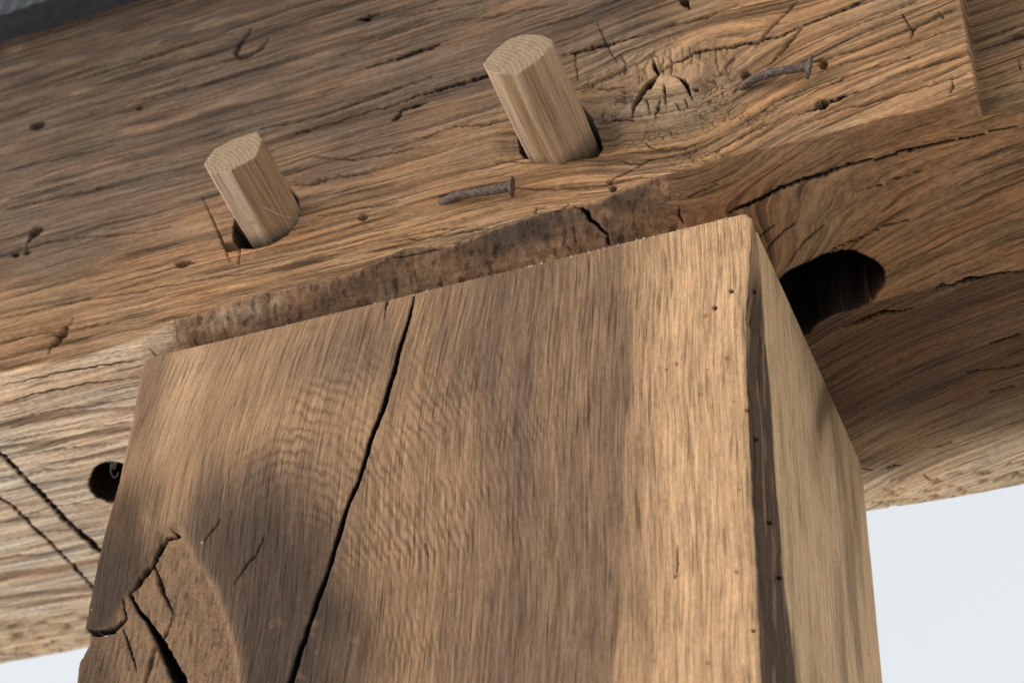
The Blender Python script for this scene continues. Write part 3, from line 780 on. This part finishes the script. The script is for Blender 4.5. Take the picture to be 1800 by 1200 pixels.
# ================================================================== pegs
def make_peg(tip_px, base_px, L, label, seed, dark_side):
    T = np.array([on_plane(*p, 1, -L) for p in tip_px]); B = np.array([on_plane(*p, 1, 0.0) for p in base_px])
    ctr = T.mean(0)
    n = len(T); pts = []
    NPER = 16
    for i in range(n):
        a, b = T[i], T[(i + 1) % n]
        for j in range(NPER): pts.append(a + (b - a) * j / NPER)
    pts = np.array(pts); M_ = len(pts)
    # tilt: mean difference between matching corners
    sh = np.mean([B[k_][[0, 2]] - T[i_][[0, 2]] for k_, i_ in enumerate(match[seed])], 0)
    # soften corners slightly
    for _ in range(1):
        pts[:, 0] = (np.roll(pts[:, 0], 1) + np.roll(pts[:, 0], -1) + 2 * pts[:, 0]) / 4
        pts[:, 2] = (np.roll(pts[:, 2], 1) + np.roll(pts[:, 2], -1) + 2 * pts[:, 2]) / 4
    NL_ = 110
    ang = np.arange(M_) / M_
    rows = []
    depth_in = 0.028
    cc_ = ctr
    cx, cz = ctr[0], ctr[2]
    # end grain rings from the centre out, then the sides
    for kx_ in np.linspace(0.02, 0.97, 30):
        r = pts.copy(); r[:, 0] = cx + (pts[:, 0] - cx) * kx_; r[:, 2] = cz + (pts[:, 2] - cz) * kx_
        r[:, 1] = -L + 0.00018 * fbm(r[:, 0] * 900, r[:, 2] * 900, 3, seed) + 0.0002 * noise(r[:, 0] * 300, r[:, 2] * 300, seed + 1)
        rows.append((r, 0))
    for w in np.linspace(0, 1, NL_):
        r = pts.copy(); yy = -L + (L + depth_in) * w
        tt = (yy + L) / L
        if w == 0: yy = yy + 0.0002
        r[:, 1] = yy + (0.00045 * fbm(ang * 90, ang * 0, 3, seed + 2) if w == 0 else 0)
        sc = 1 + .015 * math.sin(w * 3)
        dpt = 0.00022 * noise(ang * M_ / 5, r[:, 1] * 40, seed + 3) + 0.00025 * fbm(ang * 14, r[:, 1] * 25, 2, seed + 4)
        rad = np.hypot(pts[:, 0] - cx, pts[:, 2] - cz)
        r[:, 0] = cx + (pts[:, 0] - cx) * (sc - dpt / rad) + sh[0] * tt
        r[:, 2] = cz + (pts[:, 2] - cz) * (sc - dpt / rad) + sh[1] * tt
        rows.append((r, 1))
    Pm = np.array([r for r, _ in rows]); kind = np.repeat([k_ for _, k_ in rows], M_)
    # grid_mesh wants rows closed: rows = round, columns = along
    Pm = Pm.transpose(1, 0, 2); kd = kind.reshape(len(rows), M_).T.ravel()
    X_, Y_, Z_ = Pm[..., 0].ravel(), Pm[..., 1].ravel(), Pm[..., 2].ravel()
    A = np.repeat(np.arange(M_), len(rows)) / M_
    side = kd == 1
    # shakes: thin red-brown splits along the peg
    sp = ss(.34, .5, noise(A * M_ / 2.1, Y_ * 16 + 3, seed + 7)) * side
    fine = noise(A * M_ / 1.6, Y_ * 60, seed + 8)
    c = np.empty((len(X_), 3), f32); c[:] = (.55, .43, .31)
    c = lerp3(c, (.34, .235, .145), .8 * ss(-.1, .4, fbm(A * 14, Y_ * 18, 3, seed + 9)) * side)
    qx, qy = project(X_, Y_, Z_)
    c = lerp3(c, (.72, .60, .50), np.clip(lit_m[seed](qx, qy), 0, 1) * side)  # left facets painted paler, as the light strikes them
    c = lerp3(c, (.33, .225, .14), .55 * np.clip(shade_m[seed](qx, qy), 0, 1) * side)  # right facets painted darker, as turned from the light
    c = c * (1 - .16 * fine * side)[:, None]
    c = lerp3(c, (.24, .11, .06), .42 * sp)
    c = lerp3(c, (.20, .15, .105), .6 * ss(-.0045, 0.0, Y_ + .002 * noise(A * 30, A * 0, seed + 13)) * side)
    rg = np.hypot((X_ - cx) + .02, (Z_ - cz) * 1.4 + .012)
    rings = ss(.2, 1, np.sin(rg * 2 * math.pi / .0016 + 2 * fbm(X_ * 90, Z_ * 90, 2, seed + 10)))
    ce = np.empty_like(c); ce[:] = (.42, .335, .245); ce = lerp3(ce, (.25, .185, .125), .6 * rings)
    ce = ce * (1 + .12 * noise(X_ * 1500, Z_ * 1500, seed + 11))[:, None]
    ce = lerp3(ce, (.5, .4, .29), .35 * ss(.25, .5, noise((X_ + Z_ * .6) * 700, (Z_ - X_ * .6) * 120, seed + 12)))
    c = np.where(side[:, None], c, ce)
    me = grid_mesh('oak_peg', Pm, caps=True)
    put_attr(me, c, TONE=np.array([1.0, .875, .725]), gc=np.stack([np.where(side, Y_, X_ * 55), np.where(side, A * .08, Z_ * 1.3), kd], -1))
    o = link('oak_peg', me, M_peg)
    return tag(o, label, 'peg', 'oak pegs driven through the beam above the post')

match = {200: [0, 6, 4, 3], 300: [0, 10, 7]}
lit_m = {200: lambda a, b: ss(3, -3, a - (406 + (b - 300) * .50)) * (1 - ss(.0, .5, fbm(a / 22, b / 9, 3, 5)) * ss(375, 395, b)),
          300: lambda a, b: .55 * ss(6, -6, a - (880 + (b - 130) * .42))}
shade_m = {200: lambda a, b: ss(-3, 3, a - (408 + (b - 300) * .50)), 300: lambda a, b: .5 * ss(-6, 6, a - (930 + (b - 120) * .42))}
tipS = [(358.5,287.5),(376,262),(412,244),(450.6,230.5),(461,246),(448,278),(417,293),(406,300),(386,302),(369,307)]
match[200] = [0, 7, 4]
make_peg(tipS, [(439,430),(472,420),(520.6,344.6)], .034, 'smaller oak peg with one facet painted as lit, standing proud of the beam at left', 200, None)
tipB = [(849,113),(873.7,83.7),(897,67.3),(925,60),(953,61.5),(970.5,71),(971.6,79),(953,100),(927,120),(908.7,131.5),(884,129),(857,125.7)]
match[300] = [0, 9, 5]
make_peg(tipB, [(925,272),(978,277),(1046,243)], .0425, 'larger round oak peg with red-brown shakes, standing in the wide hole beside the knot', 300, None)

# ================================================================== nails
def tube(pts, radii, n=18, seed=0, rough=.015, sub=60, grip=None):
    pts = np.array(pts, float); t = np.linspace(0, 1, len(pts)); tt = np.linspace(0, 1, sub)
    # Catmull-Rom style smoothing through numpy polyfit-free interpolation
    Pp = np.stack([np.interp(tt, t, pts[:, i]) for i in range(3)], -1)
    for _ in range(14): Pp[1:-1] = (Pp[:-2] + Pp[2:] + 2 * Pp[1:-1]) / 4
    rd = np.interp(tt, t, radii)
    T = np.gradient(Pp, axis=0); T /= np.linalg.norm(T, axis=1)[:, None]
    up = np.array([0, -1, 0.2]); rows = []
    for i in range(sub):
        a = np.cross(T[i], up); a /= np.linalg.norm(a); b = np.cross(a, T[i])
        th = np.arange(n) / n * 2 * math.pi
        r = rd[i] * (1 + rough * noise(th * 1.1, th * 0 + i * .16, seed))
        if grip is not None and grip[0] < tt[i] < grip[1]:
            r = r - rd[i] * .10 * (np.sin(tt[i] * sub * 1.9) > 0.0) * (np.sin(th - grip[2]) > .2)
        rows.append(Pp[i] + (np.cos(th) * r)[:, None] * a + (np.sin(th) * r)[:, None] * b)
    return np.array(rows).transpose(1, 0, 2), Pp, T

def make_nail(path, rad, head_r, label, seed, grip=None, head_tilt=(0, 0, 0)):
    root = bpy.data.objects.new('bent_nail', None); COL.objects.link(root)
    root.empty_display_size = .005
    pts = [on_plane(a, b, 1, yv) for a, b, yv in path]
    root.location = pts[0]
    rr_ = [rad * .75] + [rad] * (len(pts) - 2) + [rad]
    G, Pp, T = tube(pts, rr_, seed=seed, grip=grip)
    me = grid_mesh('shank', G - pts[0], caps=True)
    o = link('shank', me, M_rust, root)
    # head: a hammered disc
    e = Pp[-1]; d = T[-1] + np.array(head_tilt); d /= np.linalg.norm(d)
    a = np.cross(d, (0, 0, 1.0)); a /= np.linalg.norm(a); b = np.cross(a, d)
    prof = [(-.0010, .25), (-.0008, .45), (-.0004, .80), (-.0001, .97), (.0003, 1.0), (.0006, .95), (.00075, .8), (.0008, .5), (.00078, .2), (.0008, .04)]
    th = np.arange(28) / 28 * 2 * math.pi; rows = []
    for s_, k_ in prof:
        r = head_r * k_ * (1 + .07 * noise(np.cos(th) * 1.3, np.sin(th) * 1.3, seed + 3)); off = s_ + .00012 * noise(th * 2, th * 0 + k_ * 4, seed + 4)
        rows.append(e + off[:, None] * d + (np.cos(th) * r)[:, None] * a + (np.sin(th) * r)[:, None] * b)
    me = grid_mesh('nail_head', np.array(rows).transpose(1, 0, 2) - pts[0], caps=True)
    link('nail_head', me, M_rust, root)
    return tag(root, label, 'nail', 'rusty nails bent over against the beam')

make_nail([(768,366,.004),(778,358,.0008),(792,348,-.0014),(815,341,-.0024),(850,337,-.0032),(880,332,-.0036),(899,329,-.0038)], .00145, .0033,
          'rust-brown nail bent flat on the beam below and left of the larger peg', 411, head_tilt=(0, .35, .1))
make_nail([(1296,166,.004),(1304,156,.0008),(1316,144,-.0016),(1340,133,-.0028),(1370,125,-.0040),(1400,120,-.0046),(1422,118,-.0048)], .00135, .0037,
          'grey nail with grip marks, bent over on the beam at the right of the knot', 421, grip=(.55, .92, 1.2), head_tilt=(0, .45, .1))

# ================================================================== grey board above the beam
vs, fs = [], []
n = 400
bx0, bx1, bz0, bz1 = -.8, .8, on_plane(0, 27, 1, -.0127)[2], H + .09
for i in range(n + 1):
    u = bx0 + (bx1 - bx0) * i / n
    yf = -0.0111 if i % 2 else -0.0118
    vs += [(u, yf - .001, bz0), (u, yf - .001, bz1), (u, .18, bz1), (u, .18, bz0)]
for i in range(n):
    for j in range(4):
        a, b = i * 4 + j, i * 4 + (j + 1) % 4
        fs.append((a, a + 4, b + 4, b))
fs += [(0, 1, 2, 3), tuple(n * 4 + j for j in (3, 2, 1, 0))]
me = bpy.data.meshes.new('ribbed_board'); me.from_pydata(vs, [], fs)
tag(link('ribbed_board', me, M_felt), 'dark grey ribbed board running along the top of the beam', 'board')

# ================================================================== cobwebs
def strand(pts, r=.00005):
    G, _, _ = tube(pts, [r] * len(pts), n=5, sub=24, rough=0)
    return G
def web(label, strands):
    vs, fs = [], []
    for pts, r in strands:
        G = strand(pts, r); b = len(vs); n_, c_ = G.shape[:2]
        vs += [tuple(p) for p in G.reshape(-1, 3)]
        for i in range(n_):
            for j in range(c_ - 1):
                i2 = (i + 1) % n_
                fs.append((b + i * c_ + j, b + i * c_ + j + 1, b + i2 * c_ + j + 1, b + i2 * c_ + j))
    me = bpy.data.meshes.new('cobweb'); me.from_pydata(vs, [], fs)
    return tag(link('cobweb', me, M_web), label, 'cobweb')
o_ = on_plane
web('fine cobweb threads running from the smaller peg down to the beam face',
    [([o_(436,352,1,-.0165), o_(462,363,1,-.0145), o_(500,382,1,-.010), o_(515,383,1,-.002)], .00006),
     ([o_(515,383,1,-.002), o_(530,384,1,-.001), o_(540,388,1,-.0006), o_(549,402,1,.0)], .00004),
     ([o_(505,384,1,-.006), o_(522,376,1,-.001), o_(520,392,1,.0)], .00004)])
web('small tangle of cobweb hanging at the bored hole left of the post',
    [([o_(197,812,2,-.0005), o_(193,822,2,-.001), o_(196,836,2,-.001), o_(203,842,2,-.001), o_(208,830,2,-.0005)], .00004),
     ([o_(200,806,2,-.0005), o_(205,818,2,-.001), o_(200,826,2,-.002), o_(194,818,2,-.001), o_(206,812,2,-.0005)], .00004),
     ([o_(210,800,2,-.0005), o_(199,806,2,-.0012), o_(190,812,2,-.0005)], .00006)])
